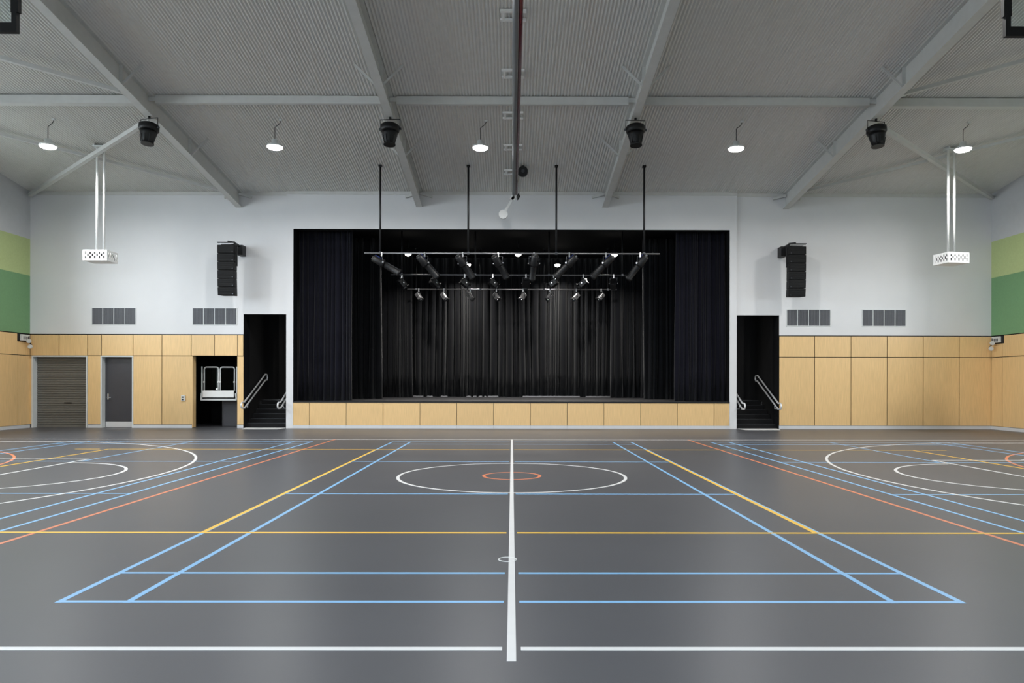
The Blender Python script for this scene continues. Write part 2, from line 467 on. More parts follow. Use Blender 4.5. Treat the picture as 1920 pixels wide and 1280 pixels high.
tag(MB().box(-XW - 0.25, XW + 0.25, -40, YF - 0.3, -0.3, -0.1).build('ground_front', M['paving']), 'concrete paving outside the near end wall', 'paving', kind='structure')

# ------------------------------------------------------------------ roof steel
BX = (-9.07, -3.08, 3.08, 9.10)
def slope_box(m, x0, x1, t0, t1, ya, yb):
    """prism following the roof between depths t0 > t1 below the lining"""
    m.hexa([(x0, ya, roof(ya) - t0), (x1, ya, roof(ya) - t0), (x1, yb, roof(yb) - t0), (x0, yb, roof(yb) - t0),
            (x0, ya, roof(ya) - t1), (x1, ya, roof(ya) - t1), (x1, yb, roof(yb) - t1), (x0, yb, roof(yb) - t1)])
names = ['leftmost', 'second from left', 'third from left', 'rightmost']
for i, bx in enumerate(BX):
    yend = YB - 0.005 if abs(bx) > 7 else YC - 0.005
    t = thing('roof_beam', 'grey steel roof beam sloping down to the back wall, %s of four' % names[i], 'beam', (bx, yend, roof(yend) - 0.5), group='steel roof beams')
    for nm, w, t0, t1 in (('bottom_flange', 0.2, 0.5, 0.482), ('web', 0.012, 0.482, 0.018), ('top_flange', 0.2, 0.018, 0.0)):
        m = MB(); slope_box(m, bx - w / 2, bx + w / 2, t0, t1, YR, yend); slope_box(m, bx - w / 2, bx + w / 2, t0, t1, YF + 0.02, YR)
        m.build(nm, M['beam'], t)
    for y in (16.47, 20.0, 12.95):
        for s in (-1, 1):
            MB().bar((bx + s * 0.08, y, roof(y) - 0.47), (bx + s * 0.56, y, roof(y) - 0.01), 0.05, 0.03, (0, 1, 0)).build('fly_brace', M['beam'], t)
            slope = MB(); slope.box(bx + (0.006 if s > 0 else -0.09), bx + (0.09 if s > 0 else -0.006), y - 0.006, y + 0.006, roof(y) - 0.482, roof(y) - 0.02)
            slope.build('stiffener', M['beam'], t)
    for s in (-1, 1):
        y = yend - 0.12
        MB().bar((bx + s * 0.05, y, roof(y) - 0.10), (bx + s * 0.45, y + 0.06, roof(y) - 0.20), 0.07, 0.07).build('end_cleat', M['beam'], t)
YS = 17.76
edges = [-XW, *BX, XW]
wh = ['left outer bay', 'bay left of centre', 'centre bay', 'bay right of centre', 'right outer bay']
for i, (a, b) in enumerate(zip(edges, edges[1:])):
    g = 0.19
    outer = i in (0, 4)
    x0 = a + (0 if i == 0 else (0.03 if outer else g)); x1 = b - (0 if i == 4 else (0.03 if outer else g))
    t = thing('roof_strut', 'grey horizontal steel strut across the %s of the roof' % wh[i], 'strut', ((a + b) / 2, YS, roof(YS) - 0.2), group='horizontal roof struts')
    h = 0.21 if outer else 0.2
    MB().box(x0, x1, YS, YS + (0.2 if outer else 0.1), roof(YS + .1) - h, roof(YS + .1) - 0.005).build('tube', M['beam'], t)
    for e, s in ((a, 1), (b, -1)):
        if abs(e) < XW:
            xa, xb = sorted((e + s * 0.01, e + s * (g + 0.005)))
            MB().box(xa, xb, YS + 0.03, YS + 0.07, roof(YS) - 0.15, roof(YS) - 0.04).build('end_cleat', M['beam'], t)
def brace(p, q, r, label):
    t = thing('roof_brace', label, 'brace', ((p[0] + q[0]) / 2, (p[1] + q[1]) / 2, roof((p[1] + q[1]) / 2) - 0.3), group='diagonal roof braces')
    P = Vector((p[0], p[1], roof(p[1]) - p[2])); Q = Vector((q[0], q[1], roof(q[1]) - q[2]))
    MB().bar(P, Q, 2 * r, 2 * r).build('tube', M['beam'], t)
    for E, D in ((P, Q), (Q, P)):
        d = (D - E).normalized()
        MB().bar(E - d * 0.02, E + d * 0.16, 2 * r + 0.03, 0.02).build('end_plate', M['beam'], t)
for s, nm in ((-1, 'left'), (1, 'right')):
    bx = abs(BX[0])
    brace((s * (bx + 0.12), 18.15, 0.42), (s * (XW - 0.06), 23.6, 0.15), 0.055, 'pale diagonal roof tube running into the far %s corner' % nm)
    brace((s * (bx + 0.12), 23.45, 0.12), (s * (XW - 0.06), 18.0, 0.12), 0.04, 'thin diagonal roof brace crossing behind the %s hanging cage poles' % nm)
    brace((s * (bx + 0.12), 17.45, 0.2), (s * (XW - 0.06), 12.75, 0.2), 0.045, 'diagonal roof brace in the top %s part of the roof' % nm)

# ------------------------------------------------------------------ high-bay lights
def make_high_bay():
    t = thing('high_bay_light', '', 'ceiling light')
    R = 0.21
    MB().rings([((0, 0, 0.012), R), ((0, 0, 0.05), R), ((0, 0, 0.07), R * 0.8), ((0, 0, 0.10), R * 0.42), ((0, 0, 0.20), R * 0.36), ((0, 0, 0.22), 0.02)], 28).build('housing', M['steel_light'], t, True)
    MB().rings([((0, 0, 0.012), R * 0.97), ((0, 0, -0.012), R * 0.93), ((0, 0, -0.035), R * 0.75), ((0, 0, -0.05), R * 0.4), ((0, 0, -0.055), R * 0.08)], 24).build('diffuser', M['lamp'], t, True)
    return t
hb = make_high_bay()
LH = 7.73
ld = bpy.data.lights.new('high_bay_glow', 'AREA'); ld.shape = 'DISK'; ld.size = 0.38; ld.energy = HIGH_BAY_WATTS; ld.color = (1.0, 0.985, 0.96); ld.spread = math.radians(168)
hx = (-12.3, -6.3, -0.85, 5.95, 12.0)
desc = ['leftmost of the row, above the left hanging cage', 'second from left in the row', 'beside the central roller tube', 'second from right in the row', 'rightmost of the row, above the right hanging cage']
first = True
for j, y in enumerate((18.95, 10.9)):  # second row is unseen, added to light the hall
    for i, x in enumerate(hx):
        t = hb if first else copy_tree(hb)
        first = False
        t.location = (x, y, LH)
        t['label'] = ('round lit high-bay light on a cable, ' + desc[i]) if j == 0 else 'added unseen round high-bay light nearer the camera, %s of its row' % ('first', 'second', 'third', 'fourth', 'fifth')[i]
        t['group'] = 'round high-bay lights'
        lo = bpy.data.objects.new('high_bay_glow', ld); C.objects.link(lo); lo.location = (x, y, LH - 0.06)
        zr = roof(y) - LH
        if t is not hb or True:
            for c in list(t.children):
                if c.name.startswith(('cable', 'roof_hook')): bpy.data.objects.remove(c, do_unlink=True)
        kx = 0.15
        k = min(0.62, zr * 0.7)
        MB().tube([(0, 0, 0.2), (0, 0, zr - 0.22), (0.02, 0, zr - 0.2), (0.12, 0, zr - 0.12), (kx, 0, zr - 0.06), (kx, 0, zr - 0.01)], 0.009, 6).build('cable', M['black_metal'], t, True)
        MB().box(kx - 0.04, kx + 0.04, -0.03, 0.03, zr - 0.05, zr - 0.002).build('roof_hook', M['steel_light'], t, True)

# ------------------------------------------------------------------ black horn speakers under the beams
def make_horn():
    t = thing('pendant_speaker', '', 'loudspeaker')
    # axis tilted slightly toward the hall
    ax = Vector((0, -0.12, -1)).normalized(); o = Vector((0, 0, -0.13))
    P = lambda k: o + ax * k
    b = MB().rings([(P(0.0), 0.10), (P(0.015), 0.2), (P(0.04), 0.235), (P(0.14), 0.24), (P(0.18), 0.225), (P(0.2), 0.205)], 28).build('drum', M['black'], t, True)
    MB().rings([(P(0.19), 0.2), (P(0.27), 0.19), (P(0.40), 0.155), (P(0.50), 0.135)], 28).build('horn_body', M['black'], t, True)
    MB().rings([(P(0.5), 0.15), (P(0.53), 0.15)], 28).build('rim_ring', M['black_metal'], t, True)
    m = MB(); m.tube([(-0.25, 0, -0.24), (-0.25, 0, 0), (0.25, 0, 0), (0.25, 0, -0.24)], 0.011, 6)
    m.build('yoke', M['black_metal'], t, True)
    for s in (-1, 1):
        MB().cyl((s * 0.225, 0, -0.24), (s * 0.285, 0, -0.24), 0.03, n=12).build('clamp_knob', M['dark_steel'], t, True)
    for a in (-0.9, -0.3, 0.3, 0.9):
        p = P(0.3) + Vector((math.sin(a) * 0.18, -math.cos(a) * 0.18, 0)); q = P(0.48) + Vector((math.sin(a) * 0.142, -math.cos(a) * 0.142, 0))
        MB().bar(p, q, 0.02, 0.02).build('rib', M['black'], t, True)
    MB().cyl((0, 0, 0.0), (0, 0, 0.06), 0.03, n=10).build('beam_clamp', M['black_metal'], t, True)
    return t
hn = make_horn()
for i, bx in enumerate(BX):
    t = hn if i == 0 else copy_tree(hn)
    y = 17.86
    t.location = (bx + (0.0, 0.02, 0.0, 0.02)[i], y, roof(y) - 0.5 - 0.055)
    t.rotation_euler.z = (-0.25, -0.08, 0.08, 0.25)[i]
    t['label'] = 'black horn loudspeaker in a yoke under the %s roof beam' % ('leftmost', 'second', 'third', 'rightmost')[i]
    t['group'] = 'black speakers under the roof beams'

# ------------------------------------------------------------------ hanging perforated projector cages
def cage(x, y, rot, label, zb=EYE + 3.476, w=0.68, d=0.57, h=0.29):
    t = thing('projector_cage', label, 'projector cage', (x, y, zb), rot, group='hanging perforated cages')
    tt = 0.012
    def perf(face, u0, u1, nm):
        """sheet with real slots: bars around a staggered pattern of openings"""
        cols = 9; m = MB()
        us = [u0 + (u1 - u0) * (0.12 + 0.76 * (c / (cols - 1))) for c in range(cols)]
        hw = 0.021; hh = 0.038
        cuts = [u0] + [q for u in us for q in (u - hw, u + hw)] + [u1]
        def put(a, b, z0, z1):
            if b - a < 1e-4: return
            if face[0] == 'y': m.box(a, b, face[1], face[1] + tt, z0, z1)
            else: m.box(face[1], face[1] + tt, a, b, z0, z1)
        for c in range(len(cuts) - 1):
            a, b = cuts[c], cuts[c + 1]
            if c % 2 == 0: put(a, b, 0, h); continue
            k = c // 2
            zc = (h * 0.29, h * 0.71) if k % 2 == 0 else (h * 0.5,)
            z = 0
            for zz in zc:
                put(a, b, z, zz - hh); z = zz + hh
            put(a, b, z, h)
        return m.build(nm, M['white_steel'], t, True)
    perf(('y', -d / 2), -w / 2, w / 2, 'front_panel'); perf(('y', d / 2 - tt), -w / 2, w / 2, 'back_panel')
    perf(('x', -w / 2), -d / 2 + tt, d / 2 - tt, 'side_panel'); perf(('x', w / 2 - tt), -d / 2 + tt, d / 2 - tt, 'side_panel')
    MB().box(-w / 2, w / 2, -d / 2, d / 2, -tt, 0).build('base_panel', M['white_steel'], t, True)
    MB().box(-w / 2 + .06, w / 2 - .06, -d / 2 + .06, d / 2 - .06, 0.02, h * 0.8).build('projector_body', M['dark_slot'], t, True)
    MB().box(-w / 2 + tt, w / 2 - tt, -0.05, 0.05, h - 0.02, h).build('top_bar', M['white_steel'], t, True)
    zr = roof(y) - zb
    for s in (-1, 1):
        MB().cyl((s * 0.1, 0, h * 0.5), (s * 0.1, 0, zr - 0.06), 0.033, n=14).build('pole', M['white_steel'], t, True)
    MB().box(-0.17, 0.17, -0.12, 0.12, zr - 0.085, zr - 0.055).build('roof_plate', M['steel_light'], t, True)
    for s in (-1, 1): MB().box(s * 0.15 - 0.02, s * 0.15 + 0.02, -0.1, 0.1, zr - 0.06, zr - 0.002).build('roof_cleat', M['steel_light'], t, True)
    return t
cage(-11.74, 20.4, math.radians(0), 'white perforated projector cage on two poles, left side of the hall')
cage(12.58, 20.4, math.radians(11), 'white perforated projector cage on two poles, right side of the hall')

# ------------------------------------------------------------------ central roller tube for the dividing curtain
TZ = EYE + 6.08
rt_ = thing('curtain_roller', 'long grey roller tube with dark red pipe under the roof centreline', 'curtain roller', (0.045, 22.9, TZ))
MB().cyl((0.045, 0.3, TZ), (0.045, 22.9, TZ), 0.05, n=24).build('roller_tube', M['tube_grey'], rt_)
MB().cyl((0.135, 0.3, TZ + 0.01), (0.135, 22.85, TZ + 0.01), 0.036, n=18).build('red_pipe', M['red'], rt_)
for y in (14.69, 16.77, 18.67, 20.44, 22.05, 12.7, 10.6, 8.5, 6.4, 4.3, 2.2):
    br = thing('roof_bracket', None, None); br.parent = rt_; br.location = (0.01 - 0.045, y - 22.9, roof(y) - TZ)
    m = MB()
    for e in (-0.14, 0.14):
        zz = roof(y + e) - roof(y)
        m.box(-0.27, 0.27, e - 0.035, e + 0.035, zz - 0.05, zz - 0.003)
    for sx in (-0.2, 0.14):
        m.bar((sx, -0.14, roof(y - .14) - roof(y) - 0.04), (sx, 0.14, roof(y + .14) - roof(y) - 0.04), 0.05, 0.03)
    m.build('bracket_bars', M['white_steel'], br, True)
    MB().bar((0.06, 0, -0.04), (0.06, 0, TZ - roof(y) + 0.04), 0.02, 0.02).build('hanger_rod', M['steel_light'], br, True)
m = MB(); p0, p1 = Vector((0.05, 22.86, TZ - 0.06)), Vector((-0.29, 22.86, EYE + 5.44))
dd = (p1 - p0).normalized()
m.bar(p0, p1, 0.075, 0.05, (0, 1, 0)); m.bar(p0 + dd * -0.02, p0 + dd * 0.12, 0.15, 0.05, (0, 1, 0))
arm = m.build('pendulum_arm', M['white_steel'], rt_)
MB().cyl(p1 + Vector((0, -0.05, 0)), p1 + Vector((0, 0.05, 0)), 0.142, n=28).build('pendulum_disc', M['white_steel'], arm)
hs = thing('chain_hoist', 'round black hoist drum hanging beside the grey roller tube', 'hoist', (0.32, 21.6, EYE + 6.45))
MB().cyl((0.32, 21.55, EYE + 6.45), (0.32, 21.72, EYE + 6.45), 0.148, n=28).build('drum', M['black'], hs)
MB().cyl((0.32, 21.53, EYE + 6.45), (0.32, 21.56, EYE + 6.45), 0.05, n=16).build('hub', M['dark_steel'], hs)
MB().box(0.15, 0.32, 21.6, 21.68, EYE + 6.36, EYE + 6.42).build('arm', M['black_metal'], hs)
MB().box(0.28, 0.36, 21.6, 21.68, EYE + 6.55, roof(21.68) - 0.004).build('hanger', M['black_metal'], hs)
MB().tube([(0.2, 21.64, EYE + 6.36), (0.2, 21.64, EYE + 5.75)], 0.008, 6).build('chain', M['black_metal'], hs)
MB().rings([((0.19, 21.64, EYE + 5.78), 0.02), ((0.185, 21.64, EYE + 5.70), 0.055), ((0.16, 21.64, EYE + 5.58), 0.006)], 12).build('hook_weight', M['black'], hs)

# ------------------------------------------------------------------ backboards above the frame
def backboard(sx, label):
    y = 9.0; xe = 6.24; w = 1.8; zb = EYE + 4.42
    xc = sx * (xe + w / 2)
    t = thing('basketball_backboard', label, 'backboard', (xc, y, zb), group='raised backboards')
    x0, x1 = xc - w / 2, xc + w / 2; h = 1.05
    MB().box(x0, x1, y, y + 0.06, zb, zb + 0.12).build('frame_rail', M['black_matte'], t)
    MB().box(x0, x1, y, y + 0.06, zb + h - 0.07, zb + h).build('frame_rail', M['black_matte'], t)
    for e in (x0, x1):
        q = 1 if e == x0 else -1
        a, b = sorted((e, e + q * 0.065)); MB().box(a, b, y, y + 0.06, zb + 0.12, zb + 0.25).build('frame_stile', M['black_matte'], t)
        a, b = sorted((e - q * 0.022, e + q * 0.075)); MB().box(a, b, y, y + 0.06, zb + 0.25, zb + h - 0.07).build('frame_stile', M['black_matte'], t)
    MB().box(x0 + 0.06, x1 - 0.06, y + 0.02, y + 0.032, zb + 0.12, zb + h - 0.07).build('glass_panel', M['glass_board'], t)
    for e in (-0.5, 0.5):
        MB().bar((xc + e, y + 0.1, zb + 0.2), (xc + e, y + 0.1, roof(y + .1) - 0.01), 0.08, 0.08, (0, 1, 0)).build('mast', M['black_metal'], t)
    MB().box(xc - 0.55, xc + 0.55, y + 0.06, y + 0.14, zb + 0.5, zb + 0.58).build('cross_arm', M['black_metal'], t)
backboard(-1, 'raised glass backboard with black frame, top left corner'); backboard(1, 'raised glass backboard with black frame, top right corner')

# ------------------------------------------------------------------ line arrays
def line_array(x, s, label):
    y = 22.75; ztop = EYE + 4.52
    t = thing('line_array_speaker', label, 'loudspeaker', (x, y, ztop - 1.72), group='wall-hung line arrays')
    z = ztop - 0.09; tilt = 0.0; yy = y
    for k in range(6):
        hh = 0.268; tilt = (0, 0.01, 0.02, 0.035, 0.05, 0.08)[k]
        p = []
        yb = yy + hh * math.tan(tilt)
        w = 0.275; dp = 0.36
        for (zz, y0) in ((z - hh + 0.006, yb), (z - 0.003, yy)):
            for (xx, yq) in ((-w, 0), (w, 0), (w * 0.8, dp), (-w * 0.8, dp)):
                p.append((x + xx, y0 + yq, zz + yq * math.tan(tilt) * 0.5))
        md = MB().hexa(p).build('speaker_module', M['black_matte'], t); bevel(md, 0.012)
        g = MB()
        for q in range(4):
            z0 = z - hh + 0.035 + q * 0.055
            f = (z - z0) / hh; yq = yy + (yb - yy) * f
            g.box(x - w + 0.03, x + w - 0.03, yq - 0.012, yq + 0.01, z0, z0 + 0.03)
        g.build('grille_bars', M['black_matte'], md)
        MB().cyl((x - s * (w - 0.06), yy + 0.004, z - hh + 0.05), (x - s * (w - 0.06), yy - 0.014, z - hh + 0.05), 0.017, n=10).build('badge', M['dark_steel'], md)
        z -= hh; yy = yb
    MB().box(x - 0.27, x + 0.27, y - 0.02, y + 0.4, ztop - 0.03, ztop).build('rigging_frame', M['black_metal'], t)
    MB().box(x - 0.25, x + 0.25, y - 0.015, y + 0.02, ztop - 0.07, ztop - 0.045).build('frame_rail', M['chrome'], t)
    MB().bar((x - s * 0.0, y + 0.15, ztop + 0.035), (x - s * 0.22, y + 0.2, ztop + 0.01), 0.05, 0.07).build('pivot', M['black_metal'], t)
    MB().bar((x - s * 0.1, y + 0.3, ztop - 0.02), (x - s * 0.20, YB - 0.04, ztop - 0.02), 0.07, 0.06).build('wall_arm', M['black_metal'], t)
    MB().box(x - s * 0.20 - 0.09, x - s * 0.20 + 0.09, YB - 0.32, YB - 0.001, ztop - 0.3, ztop + 0.03).build('wall_plate', M['black_metal'], t)
    MB().bar((x - s * 0.3, y + 0.15, ztop - 0.1), (x - s * 0.3, y + 0.15, ztop - 0.75), 0.03, 0.05).build('cable_tail', M['black_metal'], t)
line_array(-9.12, -1, 'black hanging line array speaker left of the stage')
line_array(9.12, 1, 'black hanging line array speaker right of the stage')

# ------------------------------------------------------------------ air grilles
def grille(x0, x1, z0, z1, label):
    t = thing('air_grille', label, 'air vent', ((x0 + x1) / 2, YB, z0), group='air grilles on the white wall')
    f = 0.018
    for a, b, c, d in ((x0, x1, z0, z0 + f), (x0, x1, z1 - f, z1), (x0, x0 + f, z0 + f, z1 - f), (x1 - f, x1, z0 + f, z1 - f)):
        MB().box(a, b, YB - 0.02, YB, c, d).build('frame', M['steel_light'], t)
    MB().box(x0 + f, x1 - f, YB - 0.004, YB - 0.0005, z0 + f, z1 - f).build('backing', M['grille_back'], t)
    for k in (1, 2, 3):
        xx = x0 + (x1 - x0) * k / 4
        MB().box(xx - 0.009, xx + 0.009, YB - 0.02, YB - 0.004, z0 + f, z1 - f).build('divider', M['steel_light'], t)
    m = MB(); n = int((x1 - x0) / 0.028)
    for k in range(n):
        xx = x0 + f + (x1 - x0 - 2 * f) * (k + 0.5) / n
        m.box(xx - 0.008, xx + 0.008, YB - 0.014, YB - 0.004, z0 + f, z1 - f)
    m.build('louvre_blades', M['grille'], t)['kind'] = 'stuff'
zz = (EYE + (720.5 - 610.5) / 56.43, EYE + (720.5 - 578.5) / 56.43)
grille(px(174), px(257), *zz, 'dark grey air grille on the white wall, furthest left')
grille(px(362), px(445), *zz, 'grey air grille below the left hanging line array')
grille(px(1475), px(1558), *zz, 'grey air grille below the right hanging line array')
grille(px(1617), px(1700), *zz, 'grey air grille on the white wall, furthest right')

# ------------------------------------------------------------------ doors in the back wall
a, b = XD['roll']
d1 = thing('door_1', 'closed bronze-grey roller door in a pale frame', 'roller door', ((a + b) / 2, YB, 0), kind='structure')
for x0, x1 in ((a - 0.03, a + 0.012), (b - 0.012, b + 0.03)):
    MB().box(x0, x1, YB - 0.015, YB + 0.24, 0, 2.39).build('jamb', M['steel_light'], d1)
MB().box(a, b, YB - 0.015, YB + 0.24, 2.35, 2.39).build('head', M['steel_light'], d1)
m = MB(); y0 = YB + 0.22; n = 0; z = 0.09; pts = []
while z < 2.35:
    for u, dz in ((0.0, 0.0), (-0.022, 0.014), (-0.022, 0.05), (0.0, 0.064)):
        pts.append((y0 + u, min(z + dz, 2.36)))
    z += 0.079
for i, (y, z) in enumerate(pts):
    m.v += [(a, y, z), (b, y, z)]
for i in range(len(pts) - 1):
    m.face((2 * i, 2 * i + 1, 2 * i + 3, 2 * i + 2))
cu = m.build('shutter_curtain', M['roller'], d1); so = cu.modifiers.new('sheet', 'SOLIDIFY'); so.thickness = 0.004
MB().box(a, b, y0 - 0.03, y0 + 0.01, 0.003, 0.092).build('bottom_rail', M['roller'], d1)
MB().box(px(116) , px(130), y0 - 0.035, y0 - 0.014, 0.80, 0.835).build('pull_handle', M['black'], d1)
tag(MB().box(a - .2, b + .2, YB + 0.3, YB + 0.34, 0, 2.6).build('wall_behind_roller', M['black_wall']), 'dark wall closing the space behind the roller door', 'wall', kind='structure')

a, b = XD['door']
d2 = thing('door_2', 'charcoal flush door with steel lever and kick plate in a pale frame', 'door', ((a + b) / 2, YB, 0), kind='structure')
for x0, x1 in ((a - 0.03, a + 0.012), (b - 0.012, b + 0.03)):
    MB().box(x0, x1, YB - 0.015, YB + 0.24, 0, 2.39).build('jamb', M['steel_light'], d2)
MB().box(a + .012, b - .012, YB - 0.015, YB + 0.24, 2.35, 2.39).build('head', M['steel_light'], d2)
leaf = MB().box(a + 0.015, b - 0.015, YB + 0.19, YB + 0.235, 0.008, 2.345).build('door_leaf', M['door'], d2)
MB().box(a + 0.03, b - 0.02, YB + 0.184, YB + 0.19, 0.012, 0.2).build('kick_plate', M['rail'], leaf)
hx_ = a + 0.11
MB().box(hx_ - 0.025, hx_ + 0.025, YB + 0.18, YB + 0.19, 0.93, 1.13).build('lock_plate', M['chrome'], leaf)
MB().tube([(hx_, YB + 0.18, 1.0), (hx_, YB + 0.13, 1.0), (hx_ + 0.02, YB + 0.12, 1.0), (hx_ + 0.13, YB + 0.12, 1.0)], 0.011, 8).build('lever_handle', M['chrome'], leaf)
tag(MB().box(a - .2, b + .2, YB + 0.3, YB + 0.34, 0, 2.6).build('wall_behind_door', M['black_wall']), 'dark wall closing the space behind the charcoal door', 'wall', kind='structure')
# outlet box
t = thing('power_outlet', 'small grey power outlet box on the timber panel by the lift', 'power outlet', (px(345.5), YB, 0.9))
bevel(MB().box(px(345.5) - 0.065, px(345.5) + 0.065, YB - 0.05, YB, 0.90, 1.08).build('box', M['plate'], t), 0.01)
for k in (0, 1):
    MB().box(px(345.5) - 0.035, px(345.5) + 0.02, YB - 0.056, YB - 0.05, 0.925 + k * 0.075, 0.965 + k * 0.075).build('socket', M['dark_slot'], t)

# ------------------------------------------------------------------ lift recess and platform lift
m = MB(); X0, X1, Y1, Z1 = -11.3, -9.02, 26.9, 2.7
m.box(X0 - .1, X0, YB + .2, Y1, 0, Z1); m.box(X1, X1 + .05, YB + .2, Y1, 0, Z1); m.box(X0 - .1, X1 + .05, Y1, Y1 + .1, 0, Z1); m.box(X0 - .1, X1 + .05, YB + .2, Y1 + .1, Z1, Z1 + .1)
tag(m.build('wall_lift_recess', M['black_wall']), 'black walls of the platform lift recess', 'wall', kind='structure')
YL = 24.2; sc = 1338 / YL
lx = lambda p: (p - 960) / sc
lz = lambda p: EYE + (720.5 - p) / sc
LF = thing('platform_lift', 'pale platform lift with two glazed panels in the black recess', 'platform lift', (lx(412), YL, 0))
def lbar(nm, p0, q0, p1, q1, w, dy=0.0, mt='steel_light', th=0.04, par=None):
    x0, x1 = sorted((lx(p0), lx(p1))); z0, z1 = sorted((lz(q0), lz(q1)))
    if x1 - x0 < w: x0, x1 = (x0 + x1) / 2 - w / 2, (x0 + x1) / 2 + w / 2
    if z1 - z0 < w: z0, z1 = (z0 + z1) / 2 - w / 2, (z0 + z1) / 2 + w / 2
    return MB().box(x0, x1, YL + dy, YL + dy + th, z0, z1).build(nm, M[mt], par or LF)
lbar('side_post', 379.5, 688, 379.5, 744, 0.035); lbar('side_post', 444.5, 688, 444.5, 744, 0.035)
for p0, p1 in ((383.5, 410), (413.5, 440)):
    r = 4; pts = []
    for cx, cz, a0 in ((p1 - r, 689 + r, 0), (p0 + r, 689 + r, 90)):
        for k in range(5):
            aa = math.radians(a0 + 90 * k / 4); pts.append((lx(cx + r * math.cos(aa)), YL + 0.03, lz(cz - r * math.sin(aa))))
    pts = [(lx(p1), YL + 0.03, lz(734))] + pts + [(lx(p0), YL + 0.03, lz(734))]
    fr = MB().tube(pts, 0.022, 8).build('gate_frame', M['white_steel'], LF)
    MB().box(lx(p0) + 0.015, lx(p1) - 0.015, YL + 0.026, YL + 0.034, lz(734), lz(689) - 0.015).build('glass_pane', M['glass'], fr)
    for e in (p0, p1): MB().cyl((lx(e), YL - 0.01, lz(717)), (lx(e), YL + 0.03, lz(717)), 0.03, n=10).build('hinge', M['white_steel'], fr)
MB().cyl((lx(408), YL - 0.03, lz(730)), (lx(408), YL + 0.02, lz(730)), 0.035, n=14).build('latch_knob', M['white_steel'], LF)
bevel(lbar('ramp_flap', 381.5, 733, 440.5, 746, 0.02, dy=-0.05, mt='white_steel', th=0.05), 0.015)
lbar('platform_edge', 378, 748.5, 445, 751.5, 0.02, dy=-0.03, th=0.06)
MB().box(lx(381), lx(444), YL + 0.03, YL + 1.3, lz(750.5), lz(747.5)).build('platform_deck', M['dark_steel'], LF)
for e, q in ((378.5, 1), (444.5, -1)):
    MB().bar((lx(e + q * 1.2), YL, lz(738)), (lx(e), YL, lz(750)), 0.05, 0.05, (0, 1, 0)).build('corner_bracket', M['steel_light'], LF)
    MB().bar((lx(e + q), YL + 1.28, lz(752)), (lx(e + q), YL + 1.28, lz(690)), 0.04, 0.04, (0, 1, 0)).build('rear_post', M['steel_light'], LF)
MB().bar((lx(436), YL + 0.9, lz(715)), (lx(427), YL + 0.9, lz(690)), 0.04, 0.03, (0, 1, 0)).build('grab_strut', M['steel_light'], LF)
MB().box(lx(412), lx(445.5), YL + 0.35, YL + 0.4, 0.01, lz(752)).build('shaft_panel', M['door'], LF)
MB().box(lx(410), lx(412), YL + 0.34, YL + 0.4, 0.01, lz(752)).build('guide_rail', M['dark_steel'], LF)
MB().box(lx(412), lx(445), YL + 0.4, YL + 1.2, 0.0, 0.12).build('base', M['black_metal'], LF)

# ------------------------------------------------------------------ stage house (black box)
m = MB(); SX0, SX1, SY1, SZ = -8.91, 8.89, 33.0, 7.15
m.box(SX0 - .1, SX0, YB + .2, SY1, 0, SZ); m.box(SX1, SX1 + .1, YB + .2, SY1, 0, SZ)
m.box(SX0 - .1, SX1 + .1, YB + .2, SY1 + .1, SZ, SZ + .1)
m.box(XD['stl'][1], XD['stl'][1] + 0.1, YB + .2, 25.42, 0, SZ); m.box(XD['strr'][0] - 0.1, XD['strr'][0], YB + .2, 25.42, 0, SZ)
m.box(PRO[0] - 0.2, PRO[1] + 0.2, YB + 0.2, YB + 0.24, PRO[2] + 0.001, SZ)
wall_stage = tag(m.build('wall_stage', M['black_wall']), 'black painted walls and ceiling of the stage', 'wall', kind='structure')
# black lining of the proscenium reveal
for x0, x1 in ((PRO[0], PRO[0] + 0.006), (PRO[1] - 0.006, PRO[1])):
    MB().box(x0, x1, YC + 0.012, YB + 0.2, STAGE, PRO[2]).build('reveal_lining', M['black_wall'], wall_stage)
MB().box(PRO[0], PRO[1], YC + 0.012, YB + 0.2, PRO[2] - 0.006, PRO[2]).build('reveal_lining', M['black_wall'], wall_stage)
for (x0, x1) in (XD['stl'], XD['strr']):
    for a, b in ((x0, x0 + 0.006), (x1 - 0.006, x1)):
        MB().box(a, b, YB + 0.01, YB + 0.2, 0, 3.775).build('reveal_lining', M['black_wall'], wall_stage)
    MB().box(x0, x1, YB + 0.01, YB + 0.2, 3.769, 3.775).build('reveal_lining', M['black_wall'], wall_stage)
m = MB().box(SX0 - .1, SX1 + .1, SY1, SY1 + .1, 0, SZ)
tag(m.build('wall_stage_back', M['wall']), 'white rear wall behind the stage curtain', 'wall', kind='structure')
